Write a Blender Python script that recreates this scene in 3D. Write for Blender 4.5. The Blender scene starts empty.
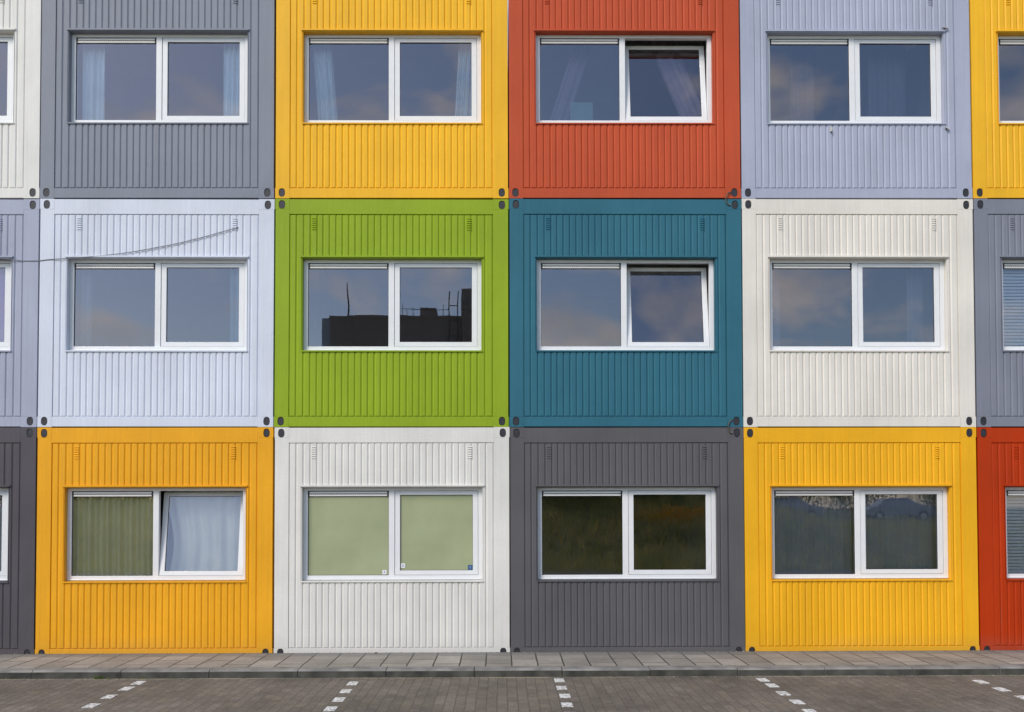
import bpy, math, random
from mathutils import Matrix, Vector
from mathutils import noise as mnoise
random.seed(7)
scene = bpy.context.scene
col = scene.collection
R = math.radians

# ------------------------------------------------------------------ camera
r2 = Vector((0.99995175, -0.00953584, -0.0023604))
u2 = Vector((0.002095, -0.02774604, 0.99961281))
fw = Vector((0.00959764, 0.99956952, 0.02772472))
cam_d = bpy.data.cameras.new('camera')
cam = bpy.data.objects.new('camera', cam_d)
col.objects.link(cam)
cam.matrix_world = Matrix(((r2.x, u2.x, -fw.x, 5.920), (r2.y, u2.y, -fw.y, -12.1075), (r2.z, u2.z, -fw.z, 1.9233), (0, 0, 0, 1)))
cam_d.sensor_fit = 'HORIZONTAL'; cam_d.sensor_width = 36
cam_d.lens = 950 / 1024 * 36
cam_d.shift_y = 124.14 / 1024
cam_d.clip_end = 3000; cam_d.clip_start = 0.05
scene.camera = cam

# ------------------------------------------------------------------ sky, sun, exposure
SUN_AZ, SUN_EL = 218, 40            # soft light from the front left, through broken cloud
w = bpy.data.worlds.new('World'); scene.world = w; w.use_nodes = True
nt = w.node_tree; nt.nodes.clear()
N = nt.nodes.new; L = nt.links.new
out = N('ShaderNodeOutputWorld'); bg = N('ShaderNodeBackground')
sky = N('ShaderNodeTexSky'); sky.sky_type = 'NISHITA'; sky.sun_disc = False
sky.sun_elevation = R(SUN_EL); sky.sun_rotation = R(SUN_AZ); sky.air_density = 1.0; sky.dust_density = .6; sky.ozone_density = 2.2
tc = N('ShaderNodeTexCoord'); mp = N('ShaderNodeMapping'); mp.inputs['Scale'].default_value = (1, 1, 2.0); mp.inputs['Location'].default_value = (3.3, 1.7, .4)
nz = N('ShaderNodeTexNoise'); nz.inputs['Scale'].default_value = 7.5; nz.inputs['Detail'].default_value = 5; nz.inputs['Roughness'].default_value = .52
nz.inputs['Distortion'].default_value = .3
rp = N('ShaderNodeValToRGB'); rp.color_ramp.elements[0].position = .51; rp.color_ramp.elements[1].position = .84
mx = N('ShaderNodeMix'); mx.data_type = 'RGBA'
nz2 = N('ShaderNodeTexNoise'); nz2.inputs['Scale'].default_value = 6; nz2.inputs['Detail'].default_value = 4
rp2 = N('ShaderNodeValToRGB')
rp2.color_ramp.elements[0].color = (7.0, 6.3, 5.3, 1); rp2.color_ramp.elements[1].color = (11.5, 10.0, 8.2, 1)
rp2.color_ramp.elements[0].position = .35; rp2.color_ramp.elements[1].position = .65
L(tc.outputs['Generated'], mp.inputs[0]); L(mp.outputs[0], nz.inputs[0]); L(mp.outputs[0], nz2.inputs[0])
L(nz.outputs[0], rp.inputs[0]); L(rp.outputs[0], mx.inputs['Factor'])
L(sky.outputs[0], mx.inputs['A']); L(nz2.outputs[0], rp2.inputs[0]); L(rp2.outputs[0], mx.inputs['B'])
L(mx.outputs['Result'], bg.inputs[0]); bg.inputs[1].default_value = .10
L(bg.outputs[0], out.inputs[0])
sd = bpy.data.lights.new('sun', 'SUN'); sd.energy = 1.5; sd.angle = R(22); sd.color = (1, .93, .83)
sun = bpy.data.objects.new('sun', sd); col.objects.link(sun)
az = R(SUN_AZ); el = R(SUN_EL)
sdir = Vector((math.sin(az) * math.cos(el), math.cos(az) * math.cos(el), math.sin(el)))
sun.rotation_euler = sdir.to_track_quat('Z', 'Y').to_euler(); sun.location = (0, -20, 20)
vs = scene.view_settings
vs.view_transform = 'Standard'; vs.look = 'None'; vs.gamma = 1; vs.use_curve_mapping = False
vs.exposure = 0.86

# ------------------------------------------------------------------ materials
def lin(c): return tuple(((v / 255) / 12.92 if v / 255 <= .04045 else ((v / 255 + .055) / 1.055) ** 2.4) for v in c)
def base_mat(name):
    m = bpy.data.materials.new(name); m.use_nodes = True
    return m, m.node_tree, m.node_tree.nodes['Principled BSDF']
def simple(name, c, rough=.5, metal=0, noise=0, nscale=20, bump=0, coord='Object', stretch=(1, 1, 1)):
    m, t, b = base_mat(name)
    b.inputs['Base Color'].default_value = (*c, 1); b.inputs['Roughness'].default_value = rough; b.inputs['Metallic'].default_value = metal
    if noise or bump:
        tcn = t.nodes.new('ShaderNodeTexCoord'); mpn = t.nodes.new('ShaderNodeMapping'); mpn.inputs['Scale'].default_value = stretch
        n = t.nodes.new('ShaderNodeTexNoise'); n.inputs['Scale'].default_value = nscale; n.inputs['Detail'].default_value = 5
        t.links.new(tcn.outputs[coord], mpn.inputs[0]); t.links.new(mpn.outputs[0], n.inputs[0])
        if noise:
            mr = t.nodes.new('ShaderNodeMapRange'); mr.inputs['From Min'].default_value = .3; mr.inputs['From Max'].default_value = .7
            mr.inputs['To Min'].default_value = 1 - noise; mr.inputs['To Max'].default_value = 1 + noise
            mm = t.nodes.new('ShaderNodeVectorMath'); mm.operation = 'SCALE'; mm.inputs[0].default_value = c
            t.links.new(n.outputs[0], mr.inputs[0]); t.links.new(mr.outputs[0], mm.inputs['Scale']); t.links.new(mm.outputs[0], b.inputs['Base Color'])
        if bump:
            bp = t.nodes.new('ShaderNodeBump'); bp.inputs['Strength'].default_value = bump; bp.inputs['Distance'].default_value = .01
            t.links.new(n.outputs[0], bp.inputs['Height']); t.links.new(bp.outputs[0], b.inputs['Normal'])
    return m

def paint(name, c):
    """painted steel: broad weathering, fine vertical run marks, a few dust spots, faint waviness"""
    m, t, b = base_mat(name); nn = t.nodes.new; ln = t.links.new
    g = nn('ShaderNodeNewGeometry')
    m1 = nn('ShaderNodeMapping'); m1.inputs['Scale'].default_value = (1.1, 1.1, .8); ln(g.outputs['Position'], m1.inputs[0])
    n1 = nn('ShaderNodeTexNoise'); n1.inputs['Scale'].default_value = 1.0; n1.inputs['Detail'].default_value = 5; n1.inputs['Roughness'].default_value = .6; ln(m1.outputs[0], n1.inputs[0])
    m2 = nn('ShaderNodeMapping'); m2.inputs['Scale'].default_value = (26, 8, .7); ln(g.outputs['Position'], m2.inputs[0])
    n2 = nn('ShaderNodeTexNoise'); n2.inputs['Scale'].default_value = 1.0; n2.inputs['Detail'].default_value = 4; ln(m2.outputs[0], n2.inputs[0])
    n3 = nn('ShaderNodeTexNoise'); n3.inputs['Scale'].default_value = 60; n3.inputs['Detail'].default_value = 3; ln(g.outputs['Position'], n3.inputs[0])
    def mr(src, a, bb, lo, hi):
        k = nn('ShaderNodeMapRange'); k.inputs['From Min'].default_value = a; k.inputs['From Max'].default_value = bb
        k.inputs['To Min'].default_value = lo; k.inputs['To Max'].default_value = hi; ln(src, k.inputs[0]); return k.outputs[0]
    def mul(x, y):
        k = nn('ShaderNodeMath'); k.operation = 'MULTIPLY'; ln(x, k.inputs[0]); ln(y, k.inputs[1]); return k.outputs[0]
    f = mul(mul(mr(n1.outputs[0],   .3, .7, .90, 1.08), mr(n2.outputs[0], .3, .75, 1.035, .95)), mr(n3.outputs[0], .3, .7, .97, 1.03))
    sc = nn('ShaderNodeVectorMath'); sc.operation = 'SCALE'; sc.inputs[0].default_value = c; ln(f, sc.inputs['Scale'])
    # dirt splashed up from the pavement, in an uneven band
    sx = nn('ShaderNodeSeparateXYZ'); ln(g.outputs['Position'], sx.inputs[0])
    d1 = mr(sx.outputs['Z'], .07, .30, .22, 0)
    d2 = mul(d1, mr(n1.outputs[0], .35, .7, .3, 1.3))
    d3 = mul(d2, mr(n3.outputs[0], .35, .65, .5, 1.3))
    # occasional dark run marks
    rr = nn('ShaderNodeMapRange'); rr.inputs['From Min'].default_value = .66; rr.inputs['From Max'].default_value = .80
    rr.inputs['To Min'].default_value = 0; rr.inputs['To Max'].default_value = .30; ln(n2.outputs[0], rr.inputs[0])
    ad = nn('ShaderNodeMath'); ad.operation = 'ADD'; ad.use_clamp = True; ln(d3, ad.inputs[0]); ln(rr.outputs[0], ad.inputs[1])
    mxx = nn('ShaderNodeMix'); mxx.data_type = 'RGBA'; mxx.inputs['B'].default_value = (.16, .135, .11, 1)
    ln(ad.outputs[0], mxx.inputs['Factor']); ln(sc.outputs[0], mxx.inputs['A']); ln(mxx.outputs['Result'], b.inputs['Base Color'])
    rg = mr(n1.outputs[0], .3, .7, .42, .58); ln(rg, b.inputs['Roughness'])
    b.inputs['Specular IOR Level'].default_value = .22
    mb_ = nn('ShaderNodeMapping'); mb_.inputs['Scale'].default_value = (3.5, 3.5, 1.6); ln(g.outputs['Position'], mb_.inputs[0])
    nb = nn('ShaderNodeTexNoise'); nb.inputs['Scale'].default_value = 1; nb.inputs['Detail'].default_value = 2; ln(mb_.outputs[0], nb.inputs[0])
    bp = nn('ShaderNodeBump'); bp.inputs['Strength'].default_value = .35; bp.inputs['Distance'].default_value = .02
    ln(nb.outputs[0], bp.inputs['Height']); ln(bp.outputs[0], b.inputs['Normal'])
    return m

def glass_mat(name, refl=.10, tint=(.93, .95, .96)):
    m = bpy.data.materials.new(name); m.use_nodes = True; t = m.node_tree; t.nodes.clear(); nn = t.nodes.new; ln = t.links.new
    o = nn('ShaderNodeOutputMaterial'); tr = nn('ShaderNodeBsdfTransparent'); tr.inputs[0].default_value = (*tint, 1)
    gl = nn('ShaderNodeBsdfGlossy'); gl.inputs['Roughness'].default_value = .006; gl.inputs[0].default_value = (.97, .93, 1, 1)
    fr = nn('ShaderNodeFresnel'); fr.inputs['IOR'].default_value = 1.5
    ma = nn('ShaderNodeMath'); ma.operation = 'MULTIPLY_ADD'; ma.inputs[1].default_value = 1.8; ma.inputs[2].default_value = refl; ma.use_clamp = True
    mxs = nn('ShaderNodeMixShader')
    # float-glass waviness
    g = nn('ShaderNodeNewGeometry'); nb = nn('ShaderNodeTexNoise'); nb.inputs['Scale'].default_value = 2.2; nb.inputs['Detail'].default_value = 1
    ln(g.outputs['Position'], nb.inputs[0]); bp = nn('ShaderNodeBump'); bp.inputs['Strength'].default_value = .12; bp.inputs['Distance'].default_value = .003
    ln(nb.outputs[0], bp.inputs['Height']); ln(bp.outputs[0], gl.inputs['Normal'])
    ln(fr.outputs[0], ma.inputs[0]); ln(ma.outputs[0], mxs.inputs[0]); ln(tr.outputs[0], mxs.inputs[1]); ln(gl.outputs[0], mxs.inputs[2]); ln(mxs.outputs[0], o.inputs[0])
    return m

K = .93
PAL = {k: paint('paint_' + k, tuple(v * K for v in lin(c))) for k, c in dict(
    off_white=(226, 223, 217), slate=(134, 138, 150), yellow=(243, 184, 40), orange=(190, 80, 46), lavender=(170, 175, 194),
    lavender_grey=(168, 172, 190), pale_blue=(213, 218, 230), green=(144, 168, 34), teal=(50, 106, 124), cream=(228, 222, 212),
    mid_grey=(129, 132, 145), charcoal=(86, 82, 87), amber=(237, 168, 32), white=(224, 221, 214), dark_grey=(94, 92, 95),
    golden=(240, 176, 30), brick_red=(182, 54, 0)).items()}
M_UPVC = simple('white_window_plastic', (.74, .745, .75), .32, noise=.03, nscale=6)
M_VENT = simple('vent_aluminium', (.70, .69, .66), .4)
M_BLACK = simple('black_rubber', (.012, .012, .014), .6)
M_PLUG = simple('dark_plug', (.022, .021, .028), .55, noise=.25, nscale=40)
M_INT = simple('interior_wallboard', (.66, .64, .60), .8, noise=.05, nscale=2)
M_GLASS = glass_mat('window_glass', .105)
M_FOAM = simple('sealant', (.02, .02, .02), .8)

def fabric(name, c, transl=.25, weave=True):
    m, t, b = base_mat(name); nn = t.nodes.new; ln = t.links.new
    b.inputs['Base Color'].default_value = (*c, 1); b.inputs['Roughness'].default_value = .9
    tcn = nn('ShaderNodeTexCoord'); n = nn('ShaderNodeTexNoise'); n.inputs['Scale'].default_value = 3; n.inputs['Detail'].default_value = 3
    ln(tcn.outputs['Object'], n.inputs[0]); mr = nn('ShaderNodeMapRange'); mr.inputs['To Min'].default_value = .85; mr.inputs['To Max'].default_value = 1.15
    sc = nn('ShaderNodeVectorMath'); sc.operation = 'SCALE'; sc.inputs[0].default_value = c
    ln(n.outputs[0], mr.inputs[0]); ln(mr.outputs[0], sc.inputs['Scale']); ln(sc.outputs[0], b.inputs['Base Color'])
    return m

# ------------------------------------------------------------------ mesh helper
class MB:
    def __init__(s): s.v = []; s.f = []; s.mi = []
    def quad(s, a, b, c, d, m=0):
        i = len(s.v); s.v += [a, b, c, d]; s.f.append((i, i + 1, i + 2, i + 3)); s.mi.append(m)
    def poly(s, pts, m=0):
        i = len(s.v); s.v += list(pts); s.f.append(tuple(range(i, i + len(pts)))); s.mi.append(m)
    def box(s, x0, x1, y0, y1, z0, z1, m=0):
        i = len(s.v)
        s.v += [(x0, y0, z0), (x1, y0, z0), (x1, y1, z0), (x0, y1, z0), (x0, y0, z1), (x1, y0, z1), (x1, y1, z1), (x0, y1, z1)]
        for f in ((0, 1, 5, 4), (1, 2, 6, 5), (2, 3, 7, 6), (3, 0, 4, 7), (4, 5, 6, 7), (3, 2, 1, 0)):
            s.f.append(tuple(i + k for k in f)); s.mi.append(m)
    def ringframe(s, x0, x1, z0, z1, l, r, b, t, y0, y1, m=0):
        """closed rectangular frame as one watertight mesh; member widths l r b t"""
        O = [(x0, z0), (x1, z0), (x1, z1), (x0, z1)]; I = [(x0 + l, z0 + b), (x1 - r, z0 + b), (x1 - r, z1 - t), (x0 + l, z1 - t)]
        i = len(s.v)
        for y in (y0, y1):
            for p in O: s.v.append((p[0], y, p[1]))
            for p in I: s.v.append((p[0], y, p[1]))
        for k in range(4):
            n = (k + 1) % 4
            s.f += [(i + k, i + n, i + 4 + n, i + 4 + k), (i + 8 + n, i + 8 + k, i + 12 + k, i + 12 + n), (i + n, i + k, i + 8 + k, i + 8 + n), (i + 4 + k, i + 4 + n, i + 12 + n, i + 12 + k)]
            s.mi += [m] * 4
    def tube(s, pts, r, n=6, m=0):
        P = [Vector(p) for p in pts]; i0 = len(s.v)
        for k, p in enumerate(P):
            d = (P[min(k + 1, len(P) - 1)] - P[max(k - 1, 0)]).normalized()
            a = d.cross(Vector((0, 0, 1)));
            if a.length < .1: a = d.cross(Vector((0, 1, 0)))
            a.normalize(); b = d.cross(a)
            rr = r[k] if isinstance(r, (list, tuple)) else r
            for j in range(n):
                q = p + (a * math.cos(j * 6.28319 / n) + b * math.sin(j * 6.28319 / n)) * rr; s.v.append(tuple(q))
        for k in range(len(P) - 1):
            for j in range(n):
                s.f.append((i0 + k * n + j, i0 + k * n + (j + 1) % n, i0 + (k + 1) * n + (j + 1) % n, i0 + (k + 1) * n + j)); s.mi.append(m)
        s.f.append(tuple(i0 + j for j in range(n))[::-1]); s.mi.append(m)
        s.f.append(tuple(i0 + (len(P) - 1) * n + j for j in range(n))); s.mi.append(m)
    def mesh(s, name, mats=()):
        me = bpy.data.meshes.new(name); me.from_pydata(s.v, [], s.f)
        for m in mats: me.materials.append(m)
        me.polygons.foreach_set('material_index', s.mi); me.update(); return me
def link(name, me, parent=None, bevel=0, smooth=False):
    o = bpy.data.objects.new(name, me); col.objects.link(o)
    if parent: o.parent = parent
    if bevel:
        b = o.modifiers.new('bevel', 'BEVEL'); b.width = bevel; b.segments = 2; b.limit_method = 'ANGLE'; b.angle_limit = R(40)
    if smooth: me.polygons.foreach_set('use_smooth', [True] * len(me.polygons))
    return o
def build(name, mb, mats, parent=None, **k): return link(name, mb.mesh(name, mats), parent, **k)
def tag(o, label, cat, group=None):
    o['label'] = label; o['category'] = cat
    if group: o['group'] = group
    return o
def struct(o): o['kind'] = 'structure'; return o

# ------------------------------------------------------------------ ground, pavement, road
ZP, ZR = .076, -.010
def ground_mat(name, c1, c2, s, bump=.4):
    m, t, b = base_mat(name); nn = t.nodes.new; ln = t.links.new
    g = nn('ShaderNodeNewGeometry'); n = nn('ShaderNodeTexNoise'); n.inputs['Scale'].default_value = s; n.inputs['Detail'].default_value = 8; ln(g.outputs['Position'], n.inputs[0])
    r = nn('ShaderNodeValToRGB'); r.color_ramp.elements[0].position = .35; r.color_ramp.elements[1].position = .65
    r.color_ramp.elements[0].color = (*c1, 1); r.color_ramp.elements[1].color = (*c2, 1)
    ln(n.outputs[0], r.inputs[0]); ln(r.outputs[0], b.inputs['Base Color']); b.inputs['Roughness'].default_value = .9
    return m
M_GRASS = ground_mat('grass_soil', (.09, .11, .03), (.20, .20, .07), 1.6)
mb = MB(); mb.quad((-600, -600, -.05), (600, -600, -.05), (600, 600, -.05), (-600, 600, -.05))
struct(build('ground', mb, [M_GRASS]))

def brick_nodes(t, bw, bh, mortar, swap=True, offx=0, offy=0, c1=(0, 0, 0, 1), c2=(1, 1, 1, 1)):
    nn = t.nodes.new; ln = t.links.new
    g = nn('ShaderNodeNewGeometry'); sp = nn('ShaderNodeSeparateXYZ'); ln(g.outputs['Position'], sp.inputs[0])
    cb = nn('ShaderNodeCombineXYZ')
    ax = nn('ShaderNodeMath'); ax.operation = 'ADD'; ax.inputs[1].default_value = offx
    ay = nn('ShaderNodeMath'); ay.operation = 'ADD'; ay.inputs[1].default_value = offy
    ln(sp.outputs['Y'], ay.inputs[0]); ln(sp.outputs['X'], ax.inputs[0])
    ln(ay.outputs[0], cb.inputs[0]); ln(ax.outputs[0], cb.inputs[1])
    # slightly irregular laying
    nw = nn('ShaderNodeTexNoise'); nw.inputs['Scale'].default_value = 1.7; nw.inputs['Detail'].default_value = 2; ln(g.outputs['Position'], nw.inputs[0])
    vs_ = nn('ShaderNodeVectorMath'); vs_.operation = 'SCALE'; vs_.inputs['Scale'].default_value = .02; ln(nw.outputs['Color'], vs_.inputs[0])
    va = nn('ShaderNodeVectorMath'); ln(cb.outputs[0], va.inputs[0]); ln(vs_.outputs[0], va.inputs[1])
    br = nn('ShaderNodeTexBrick'); br.offset = .5; br.offset_frequency = 2; br.squash = 1
    br.inputs['Scale'].default_value = 1; br.inputs['Brick Width'].default_value = bw; br.inputs['Row Height'].default_value = bh
    br.inputs['Mortar Size'].default_value = mortar; br.inputs['Mortar Smooth'].default_value = .3; br.inputs['Bias'].default_value = 0
    br.inputs['Color1'].default_value = c1; br.inputs['Color2'].default_value = c2; br.inputs['Mortar'].default_value = (.5, .5, .5, 1)
    ln(va.outputs[0], br.inputs[0]); return g, sp, br

# pavement slabs 0.6 x 0.305 m, long side away from the building, laid in half bond
m, t, b = base_mat('paving_slabs'); nn = t.nodes.new; ln = t.links.new
g, sp, br = brick_nodes(t, .6, .3055, .0095, offx=.3055 * 20 - 6.035 + .006, offy=.26 + .6 * 9 - .014)
rp_ = nn('ShaderNodeValToRGB'); e = rp_.color_ramp.elements
e[0].position = 0; e[0].color = (.235, .21, .178, 1); e[1].position = 1; e[1].color = (.325, .292, .25, 1)
ln(br.outputs['Color'], rp_.inputs[0])
n1 = nn('ShaderNodeTexNoise'); n1.inputs['Scale'].default_value = 1.6; n1.inputs['Detail'].default_value = 8; n1.inputs['Roughness'].default_value = .65; ln(g.outputs['Position'], n1.inputs[0])
n2 = nn('ShaderNodeTexNoise'); n2.inputs['Scale'].default_value = 30; n2.inputs['Detail'].default_value = 7; n2.inputs['Roughness'].default_value = .7; ln(g.outputs['Position'], n2.inputs[0])
def MR(t, src, a, bb, lo, hi):
    k = t.nodes.new('ShaderNodeMapRange'); k.inputs['From Min'].default_value = a; k.inputs['From Max'].default_value = bb
    k.inputs['To Min'].default_value = lo; k.inputs['To Max'].default_value = hi; t.links.new(src, k.inputs[0]); return k.outputs[0]
def MUL(t, x, y, op='MULTIPLY'):
    k = t.nodes.new('ShaderNodeMath'); k.operation = op; t.links.new(x, k.inputs[0]); t.links.new(y, k.inputs[1]); return k.outputs[0]
f = MUL(t, MR(t, n1.outputs[0], .3, .7, .72, 1.2), MR(t, n2.outputs[0], .3, .7, .8, 1.2))
sc = nn('ShaderNodeVectorMath'); sc.operation = 'SCALE'; ln(rp_.outputs[0], sc.inputs[0]); ln(f, sc.inputs['Scale'])
mj = nn('ShaderNodeMix'); mj.data_type = 'RGBA'; mj.inputs['B'].default_value = (.045, .038, .03, 1)
ln(br.outputs['Fac'], mj.inputs['Factor']); ln(sc.outputs[0], mj.inputs['A'])
# greyer tone over the half row of slabs beside the wall
grey_band = MUL(t, MR(t, sp.outputs['Y'], -.28, -.2, 0, .55), MR(t, n1.outputs[0], .25, .6, .4, 1.2))
ma_ = nn('ShaderNodeMix'); ma_.data_type = 'RGBA'; ma_.inputs['B'].default_value = (.135, .14, .135, 1); ln(grey_band, ma_.inputs['Factor']); ln(mj.outputs['Result'], ma_.inputs['A'])
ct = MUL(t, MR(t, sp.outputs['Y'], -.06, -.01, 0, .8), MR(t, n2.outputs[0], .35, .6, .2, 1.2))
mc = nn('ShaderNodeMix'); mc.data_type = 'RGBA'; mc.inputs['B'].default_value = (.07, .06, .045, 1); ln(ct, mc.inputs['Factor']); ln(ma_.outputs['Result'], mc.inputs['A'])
ln(mc.outputs['Result'], b.inputs['Base Color']); b.inputs['Roughness'].default_value = .88
bp = nn('ShaderNodeBump'); bp.inputs['Distance'].default_value = .006; bp.inputs['Strength'].default_value = .8
inv = MUL(t, MR(t, br.outputs['Fac'], 0, 1, 1, 0), MR(t, n2.outputs[0], 0, 1, .7, 1)); ln(inv, bp.inputs['Height']); ln(bp.outputs[0], b.inputs['Normal'])
M_PAVE = m
mb = MB(); mb.box(-26, 38, -1.065, .05, -.04, ZP)
struct(build('pavement', mb, [M_PAVE]))

M_KERBF = simple('kerb_face_algae', (.052, .050, .042), .95, noise=.5, nscale=6, bump=.3)
M_KERB = simple('kerb_concrete', (.20, .19, .175), .9, noise=.32, nscale=5, bump=.3, coord='Object')
mb = MB(); x = -25.83 + .42
rnd = random.Random(3)
while x < 37:
    dz = rnd.uniform(-.003, .003); dy = rnd.uniform(-.003, .003)
    i = len(mb.v)
    prof = [(-1.068, -.06), (-1.068, ZP + .002 + dz), (-1.235 + dy, ZP + dz), (-1.262 + dy, ZP - .018 + dz), (-1.285 + dy, -.06)]
    for xx in (x + .003, x + .994):
        mb.v += [(xx, a, c) for a, c in prof]
    for k in range(4): mb.f.append((i + k, i + k + 1, i + 6 + k, i + 5 + k)); mb.mi.append(1 if k == 3 else 0)
    mb.f.append((i, i + 1, i + 2, i + 3, i + 4)); mb.f.append((i + 9, i + 8, i + 7, i + 6, i + 5)); mb.mi += [0, 0]
    x += 1.0
kerb = struct(build('kerb', mb, [M_KERB, M_KERBF]))

m, t, b = base_mat('brick_road'); nn = t.nodes.new; ln = t.links.new
g, sp, br = brick_nodes(t, .21, .1035, .006, offx=.03, offy=0)
rp_ = nn('ShaderNodeValToRGB'); e = rp_.color_ramp.elements
e[0].position = 0; e[0].color = (.130, .107, .085, 1); e[1].position = 1; e[1].color = (.168, .140, .112, 1)
ln(br.outputs['Color'], rp_.inputs[0])
n1 = nn('ShaderNodeTexNoise'); n1.inputs['Scale'].default_value = .9; n1.inputs['Detail'].default_value = 9; n1.inputs['Roughness'].default_value = .68; ln(g.outputs['Position'], n1.inputs[0])
n2 = nn('ShaderNodeTexNoise'); n2.inputs['Scale'].default_value = 55; n2.inputs['Detail'].default_value = 8; n2.inputs['Roughness'].default_value = .75; ln(g.outputs['Position'], n2.inputs[0])
f = MUL(t, MR(t, n1.outputs[0], .3, .7, .60, 1.34), MR(t, n2.outputs[0], .32, .68, .5, 1.5))
sc = nn('ShaderNodeVectorMath'); sc.operation = 'SCALE'; ln(rp_.outputs[0], sc.inputs[0]); ln(f, sc.inputs['Scale'])
mj = nn('ShaderNodeMix'); mj.data_type = 'RGBA'; mj.inputs['B'].default_value = (.088, .076, .060, 1)
fj = MUL(t, br.outputs['Fac'], MR(t, n2.outputs[0], .4, .6, .3, 1)); ln(fj, mj.inputs['Factor']); ln(sc.outputs[0], mj.inputs['A'])
# mossy yellow-green and sand-coloured speckle drifting over the bricks
n3 = nn('ShaderNodeTexNoise'); n3.inputs['Scale'].default_value = 3.1; n3.inputs['Detail'].default_value = 10; n3.inputs['Roughness'].default_value = .8; ln(g.outputs['Position'], n3.inputs[0])
ms = nn('ShaderNodeMix'); ms.data_type = 'RGBA'; ms.inputs['B'].default_value = (.20, .165, .10, 1)
ln(MR(t, n3.outputs[0], .53, .66, 0, .6), ms.inputs['Factor']); ln(mj.outputs['Result'], ms.inputs['A'])
# sand washed against the kerb
wv = MUL(t, sp.outputs['Y'], MR(t, n3.outputs[0], .2, .8, -.05, .05), 'ADD')
sb = MUL(t, MR(t, wv, -1.345, -1.29, 0, .75), MR(t, n1.outputs[0], .38, .6, 0, 1))
mz = nn('ShaderNodeMix'); mz.data_type = 'RGBA'; mz.inputs['B'].default_value = (.40, .34, .22, 1); ln(sb, mz.inputs['Factor']); ln(ms.outputs['Result'], mz.inputs['A'])
ln(mz.outputs['Result'], b.inputs['Base Color']); b.inputs['Roughness'].default_value = .85
bp = nn('ShaderNodeBump'); bp.inputs['Distance'].default_value = .006; bp.inputs['Strength'].default_value = .9
inv = MUL(t, MR(t, br.outputs['Fac'], 0, 1, 1, 0), MR(t, n2.outputs[0], 0, 1, .4, 1)); ln(inv, bp.inputs['Height']); ln(bp.outputs[0], b.inputs['Normal'])
mb = MB(); mb.quad((-60, -15.5, ZR), (70, -15.5, ZR), (70, -1.24, ZR), (-60, -1.24, ZR))
struct(build('road', mb, [m]))

# white bricks of the bay markings: each alternate brick of one row
m, t, b = base_mat('white_paving_brick'); nn = t.nodes.new; ln = t.links.new
g = nn('ShaderNodeNewGeometry'); n = nn('ShaderNodeTexNoise'); n.inputs['Scale'].default_value = 28; n.inputs['Detail'].default_value = 6; ln(g.outputs['Position'], n.inputs[0])
r_ = nn('ShaderNodeValToRGB'); r_.color_ramp.elements[0].position = .34; r_.color_ramp.elements[0].color = (.22, .2, .18, 1); r_.color_ramp.elements[1].position = .55; r_.color_ramp.elements[1].color = (.72, .71, .69, 1)
ln(n.outputs[0], r_.inputs[0]); ln(r_.outputs[0], b.inputs['Base Color']); b.inputs['Roughness'].default_value = .8
M_WB = m
for X, Y0 in ((-.55, -1.60), (1.90, -1.55), (4.27, -1.635), (6.545, -1.50), (8.81, -1.52), (11.15, -1.69), (13.5, -1.6)):
    mb = MB(); k = 0
    y = Y0
    while y > -11:
        hw = .054; hl = .098
        wx = rnd.uniform(-.006, .006); a = rnd.uniform(-.004, .004)
        if X == 1.90 and k == 0: y0, y1 = y + .02, y + .11
        mb.box(X - hw + wx, X + hw + wx, y - hl, y + hl, ZR - .03, ZR + .004)
        if k == 0 and X in (8.81,): y -= .33
        elif k == 0 and X == 1.90: y -= .33
        else: y -= .435
        k += 1
    struct(build('parking_line', mb, [M_WB]))

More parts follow.
